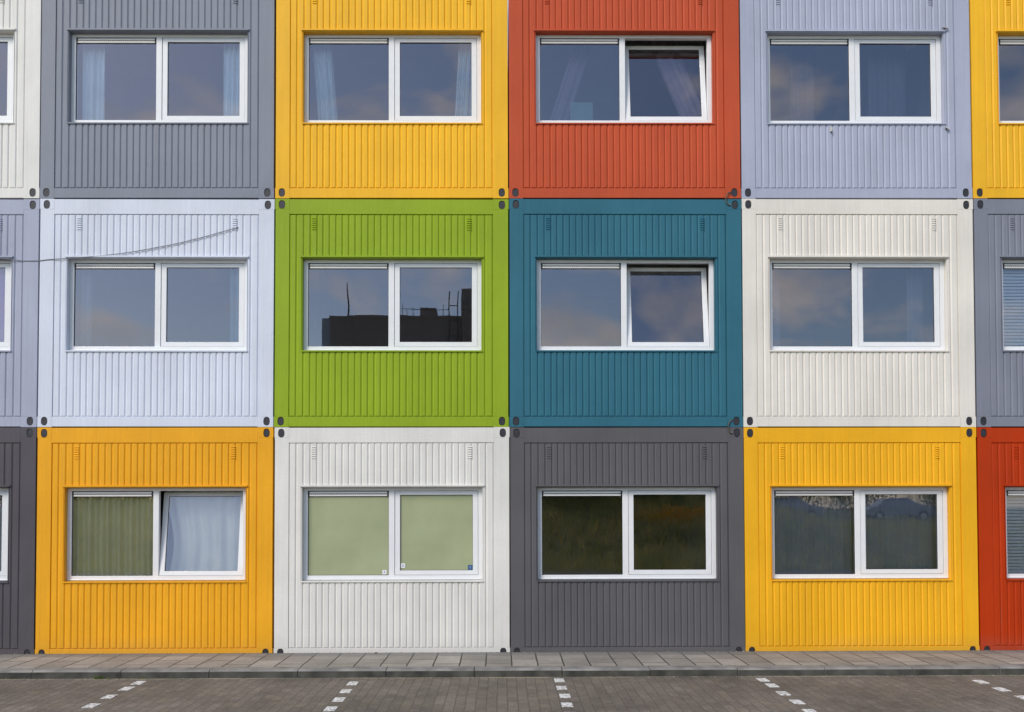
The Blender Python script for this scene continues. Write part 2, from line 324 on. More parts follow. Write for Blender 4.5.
# ------------------------------------------------------------------ container unit meshes (local: x 0..3, y 0 = front face, z 0..H)
W, H = 3.0, 2.942
OX0, OX1, OZ0, OZ1 = .356, 2.650, .985, 2.172      # window opening
g_ = .009                                          # half gap between neighbours
PX0, PX1, PZ0, PZ1 = .187, 2.796, .134, 2.742      # recessed panel field
SLOT = [None]
def frame_mesh():
    mb = MB()
    cz = .1345   # castings fill the corners, posts and rails butt against them
    mb.box(g_, PX0, 0, .09, cz, H - cz); mb.box(PX1, W - g_, 0, .09, cz, H - cz)
    mb.box(PX0, PX1, 0, .09, g_ * .9, PZ0); mb.box(PX0, PX1, 0, .09, PZ1, H - g_ * .9)
    return mb.mesh('frame', SLOT)
def shell_mesh():
    mb = MB()
    x0, x1, z0, z1, y0, y1 = .012, W - .012, .012, H - .012, .092, 6.0
    mb.quad((x0, y0, z0), (x0, y1, z0), (x0, y1, z1), (x0, y0, z1)); mb.quad((x1, y0, z0), (x1, y0, z1), (x1, y1, z1), (x1, y1, z0))
    mb.quad((x0, y0, z1), (x0, y1, z1), (x1, y1, z1), (x1, y0, z1)); mb.quad((x0, y0, z0), (x1, y0, z0), (x1, y1, z0), (x0, y1, z0))
    mb.quad((x0, y1, z0), (x1, y1, z0), (x1, y1, z1), (x0, y1, z1))
    a0, a1, c0, c1, b0, b1 = .08, W - .08, .15, H - .2, .15, 5.9
    mb.quad((a0, b0, c0), (a0, b1, c0), (a0, b1, c1), (a0, b0, c1), 1); mb.quad((a1, b0, c0), (a1, b0, c1), (a1, b1, c1), (a1, b1, c0), 1)
    mb.quad((a0, b0, c1), (a0, b1, c1), (a1, b1, c1), (a1, b0, c1), 1); mb.quad((a0, b0, c0), (a1, b0, c0), (a1, b1, c0), (a0, b1, c0), 1)
    mb.quad((a0, b1, c0), (a1, b1, c0), (a1, b1, c1), (a0, b1, c1), 1)
    # inner lining of the front wall, with the opening
    for q in ((a0, OX0, c0, c1), (OX1, a1, c0, c1), (OX0, OX1, c0, OZ0), (OX0, OX1, OZ1, c1)):
        mb.quad((q[0], b0, q[2]), (q[1], b0, q[2]), (q[1], b0, q[3]), (q[0], b0, q[3]), 1)
    return mb.mesh('shell', [None, M_INT])
GR = [.280, .372, .459, .545, .621]
while GR[-1] + .0824 < 2.61: GR.append(GR[-1] + .0824)
GR.append(2.696)
def panel_mesh():
    mb = MB(); yb, yf = .0155, .004
    # base sheet
    for q in ((PX0, OX0, PZ0, PZ1), (OX1, PX1, PZ0, PZ1), (OX0, OX1, PZ0, OZ0), (OX0, OX1, OZ1, PZ1)):
        mb.quad((q[0], yb, q[2]), (q[1], yb, q[2]), (q[1], yb, q[3]), (q[0], yb, q[3]))
    edges = [PX0] + GR + [PX1]
    gw = .004; sl = .0155
    def flat(xa, xb, za, zb, eb=1, et=1):
        # raised flat with sloping sides; xa/xb are groove centres
        X0, X1 = xa + gw * .25, xb - gw * .25
        i = len(mb.v); s2 = .012
        mb.v += [(X0, yb, za), (X1, yb, za), (X1, yb, zb), (X0, yb, zb), (X0 + sl, yf, za + s2 * .5 * eb), (X1 - sl, yf, za + s2 * .5 * eb), (X1 - sl, yf, zb - s2 * et), (X0 + sl, yf, zb - s2 * et)]
        for q in ((4, 5, 6, 7), (0, 1, 5, 4), (1, 2, 6, 5), (2, 3, 7, 6), (3, 0, 4, 7)):
            if (q[0] == 0 and not eb) or (q[0] == 2 and not et): continue
            mb.f.append(tuple(i + k for k in q)); mb.mi.append(0)
    LX0, LX1 = .338, 2.668
    for a, b_ in zip(edges[:-1], edges[1:]):
        a2 = a if a > PX0 else a + .002; b2 = b_ if b_ < PX1 else b_ - .002
        if b_ <= LX0 or a >= LX1: flat(a2, b2, PZ0 + .006, PZ1 - .004); continue
        if a < OX0 - .02:      # flat beside the opening on the left: narrow below the lintel
            flat(a2, b2, OZ1 + .02, PZ1 - .004, 0); flat(a2, b2 - .016, OZ0 - .01, OZ1 + .02, 0, 0); flat(a2, b2, PZ0 + .006, OZ0 - .01, 1, 0); continue
        flat(a2, b2, OZ1 + .02, PZ1 - .004, 0); flat(a2, b2, PZ0 + .006, OZ0 - .01, 1, 0)
        if b_ > OX1 + .02: flat(OX1 - .004, b2, OZ0 - .01, OZ1 + .02, 0, 0)
    return mb.mesh('wall_panel', SLOT)
def surround_mesh():
    mb = MB(); yo = -.008
    # folded sheet lining of the opening and its lintel drip and sill flashing
    mb.box(.334, 2.670, -.016, .02, OZ1 + .010, OZ1 + .031)        # lintel
    mb.box(.344, 2.662, -.010, .02, OZ0 - .018, OZ0 - .003)        # sill nose
    t_ = .003
    mb.box(OX0 - t_, OX0, .001, .148, OZ0, OZ1); mb.box(OX1, OX1 + t_, .001, .148, OZ0, OZ1)
    mb.box(OX0 - t_, OX1 + t_, -.004, .148, OZ1, OZ1 + .008); mb.box(OX0 - t_, OX1 + t_, -.004, .148, OZ0 - t_ - .001, OZ0 - .0005)
    return mb.mesh('window_surround', SLOT)
def oval(cx, cz, rx, rz, n=20):
    # stadium-like oval
    P = []
    for k in range(n):
        a = 2 * math.pi * k / n; c, s = math.cos(a), math.sin(a)
        P.append((cx + rx * abs(c) ** .8 * (1 if c >= 0 else -1), cz + rz * abs(s) ** .8 * (1 if s >= 0 else -1)))
    return P
def casting_mesh(inner=.0973):
    # block centred on its hole: x -.088..+.09, z -.07..+.06
    mb = MB(); n = 20; hx0, hx1, hz0, hz1 = -.0855, inner, -.074, .0574; yf = -.0012
    O = oval(0, 0, .0415, .0555, n); i = len(mb.v)
    def rect(a):
        c, s = math.cos(a), math.sin(a)
        tx = (hx1 if c > 0 else -hx0) / max(abs(c), 1e-6); tz = (hz1 if s > 0 else -hz0) / max(abs(s), 1e-6); q = min(tx, tz); return (c * q, s * q)
    angs = [2 * math.pi * k / n for k in range(n)]
    RC = [rect(a) for a in angs]
    # snap nearest samples to the corners
    for cx_, cz_ in ((hx0, hz0), (hx1, hz0), (hx1, hz1), (hx0, hz1)):
        k = min(range(n), key=lambda q: (RC[q][0] - cx_) ** 2 + (RC[q][1] - cz_) ** 2); RC[k] = (cx_, cz_)
    for p in RC: mb.v.append((p[0], yf, p[1]))
    for p in RC: mb.v.append((p[0], .085, p[1]))
    for p in O: mb.v.append((p[0], yf, p[1]))
    for p in O: mb.v.append((p[0] * .97, yf + .02, p[1] * .97))
    for p in O: mb.v.append((p[0] * .9, yf + .007, p[1] * .9))
    for k in range(n):
        m2 = (k + 1) % n
        mb.f += [(i + k, i + m2, i + 2 * n + m2, i + 2 * n + k), (i + m2, i + k, i + n + k, i + n + m2), (i + 2 * n + k, i + 2 * n + m2, i + 3 * n + m2, i + 3 * n + k)]; mb.mi += [0, 0, 0]
        mb.f.append((i + 3 * n + k, i + 3 * n + m2, i + 4 * n + m2, i + 4 * n + k)); mb.mi.append(1)
    mb.f.append(tuple(i + 4 * n + k for k in range(n))); mb.mi.append(1)
    return mb.mesh('corner_casting', [None, M_PLUG])
def airvent_mesh():
    mb = MB()
    for k in range(6):
        z = k * .0285
        mb.poly([(0, .006, z), (.052, .006, z), (.052, -.0052, z + .005), (0, -.0052, z + .005)])
        mb.poly([(0, -.0052, z + .005), (.052, -.0052, z + .005), (.052, .0045, z + .017), (0, .0045, z + .017)])
        mb.poly([(0, .006, z), (0, -.0052, z + .005), (0, .0045, z + .017)]); mb.poly([(.052, .006, z), (.052, .0045, z + .017), (.052, -.0052, z + .005)])
    return mb.mesh('air_vent', SLOT)
FY = .080
MX0, MX1 = 1.449, 1.522
def winframe_mesh():
    mb = MB()
    x0, x1, z0, z1 = OX0 + .001, OX1 - .001, OZ0 + .001, OZ1 - .001
    mb.ringframe(x0, x1, z0, z1, .056, .056, .062, .040, FY, .145)
    mb.box(MX0, MX1, FY + .002, .143, z0 + .060, z1 - .038)
    # black glazing gasket round the fixed pane
    mb.ringframe(x0 + .054, MX0 + .002, z0 + .060, z1 - .038, .006, .006, .006, .006, FY + .012, FY + .03, 1)
    # narrow drip along the bottom member
    mb.box(x0 + .01, x1 - .01, FY - .012, FY + .001, z0 + .008, z0 + .022)
    return mb.mesh('window', [M_UPVC, M_BLACK])
SX0, SX1, SZ0, SZ1 = MX1 + .004, OX1 - .061, OZ0 + .067, OZ1 - .045
def sash_mesh():
    mb = MB()
    mb.ringframe(0, SX1 - SX0, 0, SZ1 - SZ0, .066, .066, .056, .050, 0, .05)
    mb.ringframe(.064, SX1 - SX0 - .064, .054, SZ1 - SZ0 - .048, .006, .006, .006, .006, .014, .03, 1)
    return mb.mesh('sash', [M_UPVC, M_BLACK])
def pane_mesh(w_, h_):
    mb = MB(); mb.quad((0, 0, 0), (w_, 0, 0), (w_, 0, h_), (0, 0, h_)); return mb.mesh('pane', [M_GLASS])
VZ0 = OZ1 - .038 - .080
def strip_mesh():
    mb = MB(); x0, x1 = OX0 + .056, MX0
    mb.box(x0, x0 + .022, FY + .004, FY + .032, VZ0, VZ0 + .080, 1); mb.box(x1 - .022, x1, FY + .004, FY + .032, VZ0, VZ0 + .080, 1)
    mb.box(x0 + .022, x1 - .022, FY + .018, FY + .036, VZ0, VZ0 + .080, 1)
    for za, zb in ((.006, .029), (.040, .066)):
        i = len(mb.v); xa, xb = x0 + .022, x1 - .022
        mb.poly([(xa, FY + .018, VZ0 + za), (xb, FY + .018, VZ0 + za), (xb, FY + .002, VZ0 + za + .003), (xa, FY + .002, VZ0 + za + .003)])
        mb.poly([(xa, FY + .002, VZ0 + za + .003), (xb, FY + .002, VZ0 + za + .003), (xb, FY + .006, VZ0 + zb), (xa, FY + .006, VZ0 + zb)])
        mb.poly([(xa, FY + .006, VZ0 + zb), (xb, FY + .006, VZ0 + zb), (xb, FY + .018, VZ0 + zb), (xa, FY + .018, VZ0 + zb)])
    n = 40; xa, xb = x0 + .03, x1 - .03
    for k in range(n):   # perforation bars between the two strips
        xx = xa + (xb - xa) * k / n
        mb.box(xx, xx + (xb - xa) / n * .4, FY + .008, FY + .018, VZ0 + .031, VZ0 + .038)
    return mb.mesh('trickle_vent', [M_VENT, M_BLACK])
ME = dict(frame=frame_mesh(), shell=shell_mesh(), panel=panel_mesh(), surround=surround_mesh(), casting=casting_mesh(), casting_r=casting_mesh(.1142), airvent=airvent_mesh(),
          win=winframe_mesh(), sash=sash_mesh(), pane1=pane_mesh(MX0 - OX0 - .056, VZ0 - OZ0 - .060), pane2=pane_mesh(SX1 - SX0 - .128, SZ1 - SZ0 - .104), strip=strip_mesh())
TILT = math.atan2(.165, SZ1 - SZ0)

def Zat(k, i):   # seam heights, the stack is a few millimetres out of level
    return {0: 0.0, 1: 2.9475 - .0045 * i, 2: 5.8765 + .0022 * i, 3: 5.8765 + .0022 * i + H}[k]
def unit(i, row, paintkey, label, tilted=False):
    z0 = Zat(row, i + .5); z1 = Zat(row + 1, i + .5)
    e = bpy.data.objects.new('container_unit', None); col.objects.link(e)
    e.location = (i * W + UX.get((i, row), 0), UY.get((i, row), 0), z0); e.scale = (1, 1, (z1 - z0) / H); e.empty_display_size = .3
    e.rotation_euler = (0, math.atan2(-(Zat(row, i + 1) - Zat(row, i)), W) if row else 0, 0)
    tag(e, label, 'container home', 'stacked container homes')
    pm = PAL[paintkey]
    def part(name, me, parent=e, loc=(0, 0, 0), paintit=True, bevel=0):
        o = link(name, me, parent, bevel=bevel); o.location = loc
        if paintit: o.material_slots[0].link = 'OBJECT'; o.material_slots[0].material = pm
        return o
    part('shell', ME['shell']); part('frame', ME['frame'], bevel=.0025); part('wall_panel', ME['panel']); part('window_surround', ME['surround'])
    for cx_, cz_, sx_, sz_ in ((.0895, .077, 1, 1), (W - .0895, .077, -1, 1), (.0895, H - .077, 1, -1), (W - .0895, H - .077, -1, -1)):
        o = part('corner_casting', ME['casting' if sx_ > 0 else 'casting_r'], loc=(cx_, 0, cz_)); o.scale = (sx_, 1, sz_)
    for vx in (.476, 2.462): part('air_vent', ME['airvent'], loc=(vx, .0, H - .405))
    wn = part('window', ME['win'], paintit=False, bevel=.004)
    part('trickle_vent', ME['strip'], wn, paintit=False)
    part('pane', ME['pane1'], wn, (OX0 + .056, FY + .022, OZ0 + .060), paintit=False)
    o = part('sash', ME['sash'], wn, (SX0, FY + .010, SZ0), paintit=False, bevel=.004)
    p = part('pane', ME['pane2'], wn, paintit=False)
    T = Matrix.Translation((SX0, FY + .010, SZ0)) @ Matrix.Rotation(-TILT if tilted else R(random.uniform(-.12, .12)), 4, 'X')
    o.matrix_local = T; p.matrix_local = T @ Matrix.Translation((.064, .022, .054))
    e['row'] = row
    return e, wn
UX = {(1, 2): .003, (2, 0): .006, (3, 1): -.004, (3, 0): -.004, (1, 0): .010, (0, 2): -.004}
UY = {(0, 0): .004, (2, 1): -.004, (3, 2): .005, (1, 1): .002, (1, 0): -.003}
units = {}
SPEC = [
 (-1, 2, 'off_white', 'off-white container home cut off by the left edge of the photo, top row', 0),
 (0, 2, 'slate', 'slate grey container home with pale blue curtains at both window ends, top row', 0),
 (1, 2, 'yellow', 'yellow container home between the slate grey and orange ones in the top row', 0),
 (2, 2, 'orange', 'orange container home with its right sash tilted open, top row', 1),
 (3, 2, 'lavender', 'lavender container home with small white brackets round its window, top row', 0),
 (4, 2, 'yellow', 'yellow container home cut off by the right edge of the photo, top row', 0),
 (-1, 1, 'lavender_grey', 'lavender grey container home with a purple curtain, cut off by the left edge', 0),
 (0, 1, 'pale_blue', 'very pale blue container home with a loose cable hanging across its front', 0),
 (1, 1, 'green', 'lime green container home in the middle row', 0),
 (2, 1, 'teal', 'dark teal container home with its right sash tilted open', 1),
 (3, 1, 'cream', 'cream white container home between the teal one and the grey one, middle row', 0),
 (4, 1, 'mid_grey', 'mid grey container home with a lowered blind, cut off by the right edge', 0),
 (-1, 0, 'charcoal', 'charcoal container home cut off by the left edge, bottom row', 0),
 (0, 0, 'amber', 'deep yellow container home with closed curtains at ground level', 1),
 (1, 0, 'white', 'white container home with opaque pale green panes at ground level', 0),
 (2, 0, 'dark_grey', 'dark grey container home between the white and yellow ones at ground level', 0),
 (3, 0, 'golden', 'golden yellow container home right of the dark grey one at ground level', 0),
 (4, 0, 'brick_red', 'brick red container home with a lowered blind at the bottom right', 0)]
for i, row, pk, lab, tl in SPEC: units[(i, row)] = unit(i, row, pk, lab, tl)

# small white brackets left on the lavender unit
M_BRK = simple('chipped_white_plastic', (.50, .50, .48), .7, noise=.3, nscale=60)
def bracket(parent, x, z, wd, ht, rot=0):
    mb = MB(); mb.box(-wd / 2, wd / 2, -.014, -.009, -ht / 2, ht / 2); mb.box(-wd / 2, wd / 2, -.03, -.014, -ht / 2, -ht / 2 + .008)
    mb.box(-.004, .004, -.02, .004, -ht / 2 - .010, -ht / 2 - .001, 1)
    o = build('bracket', mb, [M_BRK, M_PLUG], parent); o.location = (x, 0, z); o.rotation_euler = (0, rot, 0)
lz = Zat(2, 3.5)
bracket(units[(3, 2)][0], 1.17, 6.785 - lz, .028, .07); bracket(units[(3, 2)][0], 2.67, 8.117 - lz, .08, .016, .25); bracket(units[(3, 2)][0], 2.675, 6.80 - lz, .06, .022, .5)
# stickers in the white unit's window
def sticker(c, x, z, wd, ht, txt=None, name='sticker'):
    mb = MB(); mb.quad((0, 0, 0), (wd, 0, 0), (wd, 0, ht), (0, 0, ht)); mb.box(wd * .25, wd * .75, -.0015, -.0005, ht * .3, ht * .42, 1); mb.box(wd * .4, wd * .6, -.0015, -.0005, ht * .5, ht * .8, 1)
    o = build(name, mb, [simple('sticker_' + str(x), c, .5), simple('sticker_print_' + str(x), (.25, .3, .4), .5)], units[(1, 0)][1]); o.location = (x, FY + .018 if x < MX0 else FY + .028, z)
    return o
sticker((.75, .76, .78), 1.365, OZ0 + .075, .055, .055)
sticker((.75, .76, .78), 1.60, OZ0 + .155, .055, .06); sticker((.02, .09, .25), 2.46, OZ0 + .13, .06, .06)['label'] = 'small blue square sticker'

# ------------------------------------------------------------------ things behind the glass
def curtain(i, row, xa, xb, c, label, folds, amp=.03, y=.26, lean=0, gather=None, z0=.82, z1=2.32, group='curtains behind the windows', name='curtain'):
    """hanging cloth between xa and xb (local); lean shifts the bottom; gather=(z, x, width) ties it"""
    mb = MB(); nx = max(24, int(folds * 10)); nz = 30; rnd = random.Random(i * 7 + row * 31 + int(xa * 100)); ph = [rnd.uniform(0, 6.28) for _ in range(4)]
    f2 = folds * rnd.uniform(.43, .61)
    for th in (0, .002):
        for a in range(nz + 1):
            v = a / nz; z = z0 + (z1 - z0) * v
            for b_ in range(nx + 1):
                u = b_ / nx
                sh = lean * (1 - v)
                x = xa + (xb - xa) * u + sh
                if gather:
                    gz, gx, gw2 = gather; q = math.exp(-((z - gz) / .55) ** 2); x = x * (1 - q) + (gx + gw2 * (u - .5)) * q
                yy = y + amp * (math.sin(u * folds * 6.283 + ph[0] + .5 * math.sin(v * 2 + ph[1])) + .45 * math.sin(u * f2 * 6.283 + ph[2] + v * 1.2)) + th
                mb.v.append((x, yy, z))
    n = (nx + 1) * (nz + 1)
    for s in (0, 1):
        for a in range(nz):
            for b_ in range(nx):
                k = s * n + a * (nx + 1) + b_; q = (k, k + 1, k + nx + 2, k + nx + 1); mb.f.append(q if s == 0 else q[::-1]); mb.mi.append(0)
    o = build(name, mb, [fabric('cloth_%d_%d_%d' % (i, row, int(xa * 100)), c)], smooth=True); o.location = (i * W, 0, Zat(row, i + .5))
    return tag(o, label, 'curtain', group)
LB = (.80, .92, .98)
curtain(0, 2, .43, .72, LB, 'pale blue curtain gathered at the left end of the slate grey unit window', 4, .028)
curtain(0, 2, 2.27, 2.62, LB, 'pale blue curtain gathered at the right end of the slate grey unit window', 5, .03)
curtain(1, 2, .40, .66, (.62, .75, .80), 'pale curtain leaning at the left end of the top yellow window', 4, .028, lean=.12)
curtain(1, 2, 2.36, 2.60, (.62, .75, .80), 'pale curtain at the right end of the top yellow window', 4, .028, lean=-.08)
curtain(2, 2, .92, 1.16, (.26, .21, .28), 'thin mauve curtain drawn aside behind the left orange unit pane', 2, .03, lean=-.48, y=.42)
curtain(2, 2, 1.85, 2.2, (.26, .21, .28), 'thin mauve curtain sweeping right behind the open orange unit sash', 2, .03, lean=.62, y=.42)
curtain(3, 2, .80, 1.12, (.15, .14, .17), 'dim sheer curtain behind the left lavender unit pane', 5, .02, y=.5)
curtain(3, 2, 1.85, 2.35, (.15, .14, .17), 'dim sheer curtain behind the right lavender unit pane', 7, .02, y=.5)
curtain(0, 1, 2.36, 2.56, (.30, .48, .55), 'narrow blue green curtain at the right end of the pale blue unit window', 3, .025)
curtain(0, 1, .42, .56, (.25, .30, .36), 'narrow dim curtain at the left end of the pale blue unit window', 2, .02)
curtain(-1, 1, 1.3, 2.62, (.62, .30, .66), 'purple curtain in the lavender grey unit at the left edge', 9, .02)
curtain(-1, 0, 1.3, 2.62, (.5, .52, .58), 'grey net curtain in the charcoal unit at the left edge', 12, .02)
curtain(3, 1, .42, .60, (.22, .24, .30), 'dim narrow curtain at the left end of the cream unit window', 2, .02, y=.4)
curtain(3, 1, 2.30, 2.52, (.22, .24, .30), 'dim narrow curtain at the right end of the cream unit window', 3, .02, y=.4)
curtain(0, 0, .36, 1.50, (.96, .90, .60), 'olive beige pleated curtain closed behind the left pane of the deep yellow unit', 15, .030, y=.195)
curtain(0, 0, 1.46, 2.66, (.95, .92, .78), 'pale blue white curtain closed behind the tilted sash of the deep yellow unit', 6, .022, y=.42, gather=(1.45, 2.1, 1.0))
curtain(3, 0, .36, 1.46, (.32, .34, .38), 'thin dark net curtain behind the left pane of the golden yellow unit', 11, .012, y=.24)
curtain(3, 0, 1.48, 2.66, (.32, .34, .38), 'thin dark net curtain behind the right pane of the golden yellow unit', 11, .012, y=.24)

def slat_blind(i, row, label):
    mb = MB(); z = .96
    while z < 2.2:
        mb.poly([(.40, .185, z), (2.6, .185, z), (2.6, .200, z + .034), (.40, .200, z + .034)]); mb.poly([(.40, .2, z + .034), (2.6, .2, z + .034), (2.6, .206, z + .030), (.40, .206, z + .030)])
        z += .043
    mb.box(.4, 2.6, .18, .22, 2.2, 2.24)
    o = build('venetian_blind', mb, [simple('blind_slat', (.80, .85, .92), .5)]); o.location = (i * W, 0, Zat(row, i + .5))
    tag(o, label, 'blind', 'lowered venetian blinds')
slat_blind(4, 1, 'grey blue venetian blind in the mid grey unit at the right edge')
slat_blind(4, 0, 'pale venetian blind in the brick red unit at the bottom right')
# frosted panes of the white unit
M_FROST = simple('frosted_green_glass', (.34, .375, .225), .20, noise=.14, nscale=1.2)
for o in list(units[(1, 0)][1].children):
    if o.name.startswith('pane'):
        o.material_slots[0].link = 'OBJECT'; o.material_slots[0].material = M_FROST; o['label'] = 'opaque pale green frosted pane'

# odds and ends standing on the window sills
z = Zat(2, 2.5)
mb = MB(); mb.box(0, .30, 0, .02, 0, .44); mb.box(.01, .29, -.004, -.001, .01, .43, 1); mb.poly([(.1, .021, 0), (.3, .021, 0), (.3, .16, 0), (.1, .16, 0)]); mb.poly([(.18, .15, 0), (.22, .15, 0), (.22, .022, .26), (.18, .022, .26)])
o = build('picture_board', mb, [simple('board_edge', (.2, .3, .3), .6), simple('board_teal', (.16, .34, .34), .6, noise=.1, nscale=4)]); o.location = (2 * W + .82, .30, z + .94)
tag(o, 'plain teal board standing behind the left pane of the orange unit', 'board')
mb = MB(); mb.box(0, .32, 0, .2, 0, .14); mb.box(-.006, .326, -.006, .206, .14, .165)
o = build('storage_box', mb, [simple('white_box_card', (.55, .58, .62), .6)], bevel=.006); o.location = (2 * W + 2.27, .30, z + .94)
tag(o, 'low white storage box on the sill behind the open orange unit sash', 'box')
mb = MB()
def blob(mb, cx_, cy_, cz_, rx, ry, rz, n=14, mm=8):
    i = len(mb.v)
    for a in range(mm + 1):
        t_ = math.pi / 2 * a / mm
        for k in range(n):
            p = 2 * math.pi * k / n; w_ = 1 + .1 * math.sin(3 * p + a)
            mb.v.append((cx_ + rx * math.cos(t_) ** .7 * math.cos(p) * w_, cy_ + ry * math.cos(t_) ** .7 * math.sin(p) * w_, cz_ + rz * math.sin(t_)))
    for a in range(mm):
        for k in range(n): mb.f.append((i + a * n + k, i + a * n + (k + 1) % n, i + (a + 1) * n + (k + 1) % n, i + (a + 1) * n + k)); mb.mi.append(0)
    mb.f.append(tuple(i + k for k in range(n))[::-1]); mb.mi.append(0)
blob(mb, 0, 0, 0, .17, .12, .15)
o = build('cushion', mb, [simple('cushion_cloth', (.7, .72, .75), .9)], smooth=True); o.location = (1 * W + 1.30, .33, Zat(2, 1.5) + .93)
tag(o, 'white cushion on the sill at the mullion of the top yellow unit window', 'cushion')

# ------------------------------------------------------------------ cables
M_CABLE = simple('grey_cable', (.16, .17, .20), .5)
def smooth_pts(P, k=6):
    out_ = []
    for a in range(len(P) - 1):
        p0, p1, p2, p3 = (Vector(P[max(a - 1, 0)]), Vector(P[a]), Vector(P[a + 1]), Vector(P[min(a + 2, len(P) - 1)]))
        for j in range(k):
            t_ = j / k; out_.append(.5 * ((2 * p1) + (p2 - p0) * t_ + (2 * p0 - 5 * p1 + 4 * p2 - p3) * t_ ** 2 + (3 * p1 - p0 - 3 * p2 + p3) * t_ ** 3))
    out_.append(Vector(P[-1])); return [tuple(v) for v in out_]
cb = [(2.535, .004, 5.507), (2.50, -.018, 5.495), (2.405, -.018, 5.466), (2.126, -.016, 5.387), (1.789, -.016, 5.302), (1.53, -.017, 5.249), (1.158, -.019, 5.182), (.786, -.022, 5.135),
      (.60, -.026, 5.118), (.32, -.024, 5.100), (.112, -.010, 5.088), (.008, -.010, 5.075), (-.2, -.010, 5.073), (-.335, -.026, 5.088), (-.484, -.026, 5.105), (-.9, -.026, 5.118), (-1.6, -.026, 5.122), (-2.5, -.024, 5.13), (-3.0, -.01, 5.10)]
mb = MB(); mb.tube([(p[0], p[1] * .55, p[2]) for p in smooth_pts(cb)], .0050, 6)
tag(build('cable', mb, [M_CABLE], smooth=True), 'thin grey cable sagging from a vent across the pale blue unit to the left', 'cable')
M_YC = simple('earth_cable', (.09, .075, .04), .5)
for pts, lab in (([(8.862, -.006, 5.962), (8.835, -.022, 5.955), (8.811, -.024, 5.929), (8.794, -.026, 5.87), (8.803, -.026, 5.818), (8.832, -.022, 5.797), (8.86, -.006, 5.79)], 'short looped earth cable joining the orange unit corner to the teal one below'),
                 ([(8.862, -.006, 3.022), (8.83, -.022, 3.013), (8.800, -.024, 2.958), (8.803, -.026, 2.90), (8.825, -.022, 2.862), (8.855, -.006, 2.852)], 'short looped earth cable joining the teal unit corner to the dark grey one below')):
    mb = MB(); mb.tube(smooth_pts(pts), .0065, 7); a, b_ = pts[0], pts[-1]
    o = build('earth_cable', mb, [M_YC], smooth=True); tag(o, lab, 'cable', 'earth cables between units')
    m2 = MB()
    for p in (pts[1], pts[-2]): m2.box(p[0] - .002, p[0] + .02, -.016, -.0035, p[2] - .008, p[2] + .008)
    build('cable_lug', m2, [simple('lug_zinc', (.35, .33, .30), .5)], o)

# ------------------------------------------------------------------ moss, weeds and leaves on the ground
mb = MB(); rr = random.Random(11)
M_WEED = simple('weed_green', (.10, .14, .03), .8)
def tuft(mb, x, y, z, n, h, s):
    for _ in range(n):
        a = rr.uniform(0, 6.28); hh = h * rr.uniform(.5, 1); bx, by = x + rr.uniform(-s, s), y + rr.uniform(-s * .3, s * .3)
        dx, dy = math.cos(a) * .004, math.sin(a) * .004; lx, ly = rr.uniform(-.4, .4) * hh, rr.uniform(-.5, .1) * hh
        mb.poly([(bx - dx, by - dy, z), (bx + dx, by + dy, z), (bx + lx, by + ly, z + hh)])
for x, n, h, s in ((1.36, 60, .05, .05), (1.86, 25, .03, .06), (1.42, 25, .025, .09), (4.9, 8, .015, .1), (9.2, 12, .02, .12), (11.6, 10, .02, .12), (-.4, 20, .03, .1)):
    tuft(mb, x, -1.292, ZR, n, h, s)
for _ in range(260):
    x = rr.uniform(-3, 15); tuft(mb, x, -1.294, ZR, 3, .012, .03)
o = build('moss', mb, [M_WEED]); o['kind'] = 'stuff'
def leaf(x, y, c, lab, s=.03):
    mb = MB(); P = [(s * math.cos(a) * (1 if k % 2 else .8), s * .6 * math.sin(a), .004 + .006 * math.sin(a * 2)) for k, a in enumerate([j * .6283 for j in range(10)])]
    mb.poly(P); mb.poly([(p[0], p[1], p[2] - .002) for p in P][::-1]); o = build('fallen_leaf', mb, [simple('leaf_' + str(x), c, .7)]); o.location = (x, y, ZP + .002); o.rotation_euler = (.3, 0, x)
    tag(o, lab, 'leaf', 'fallen leaves')
leaf(4.31, -.045, (.30, .05, .03), 'small red leaf lying against the foot of the white unit', .035)

mb = MB(); rr2 = random.Random(21)
for _ in range(900):
    x = rr2.uniform(-3, 15.5); near = rr2.random() < .55
    y = -.004 - abs(rr2.gauss(0, .012)) if near else -1.30 - abs(rr2.gauss(0, .03)); z = ZP if near else ZR; s_ = rr2.uniform(.003, .011)
    P = [(x + s_ * rr2.uniform(.6, 1) * math.cos(a), y + s_ * rr2.uniform(.6, 1) * math.sin(a) * .8, z + s_ * .1) for a in (0, 1.26, 2.5, 3.8, 5.0)]
    top = (x, y, z + s_ * rr2.uniform(.5, 1))
    for k in range(5): mb.poly([P[k], P[(k + 1) % 5], top], rr2.randrange(2))
o = build('grit', mb, [simple('pale_grit', (.42, .38, .30), .9), simple('dark_grit', (.10, .085, .06), .9)]); o['kind'] = 'stuff'

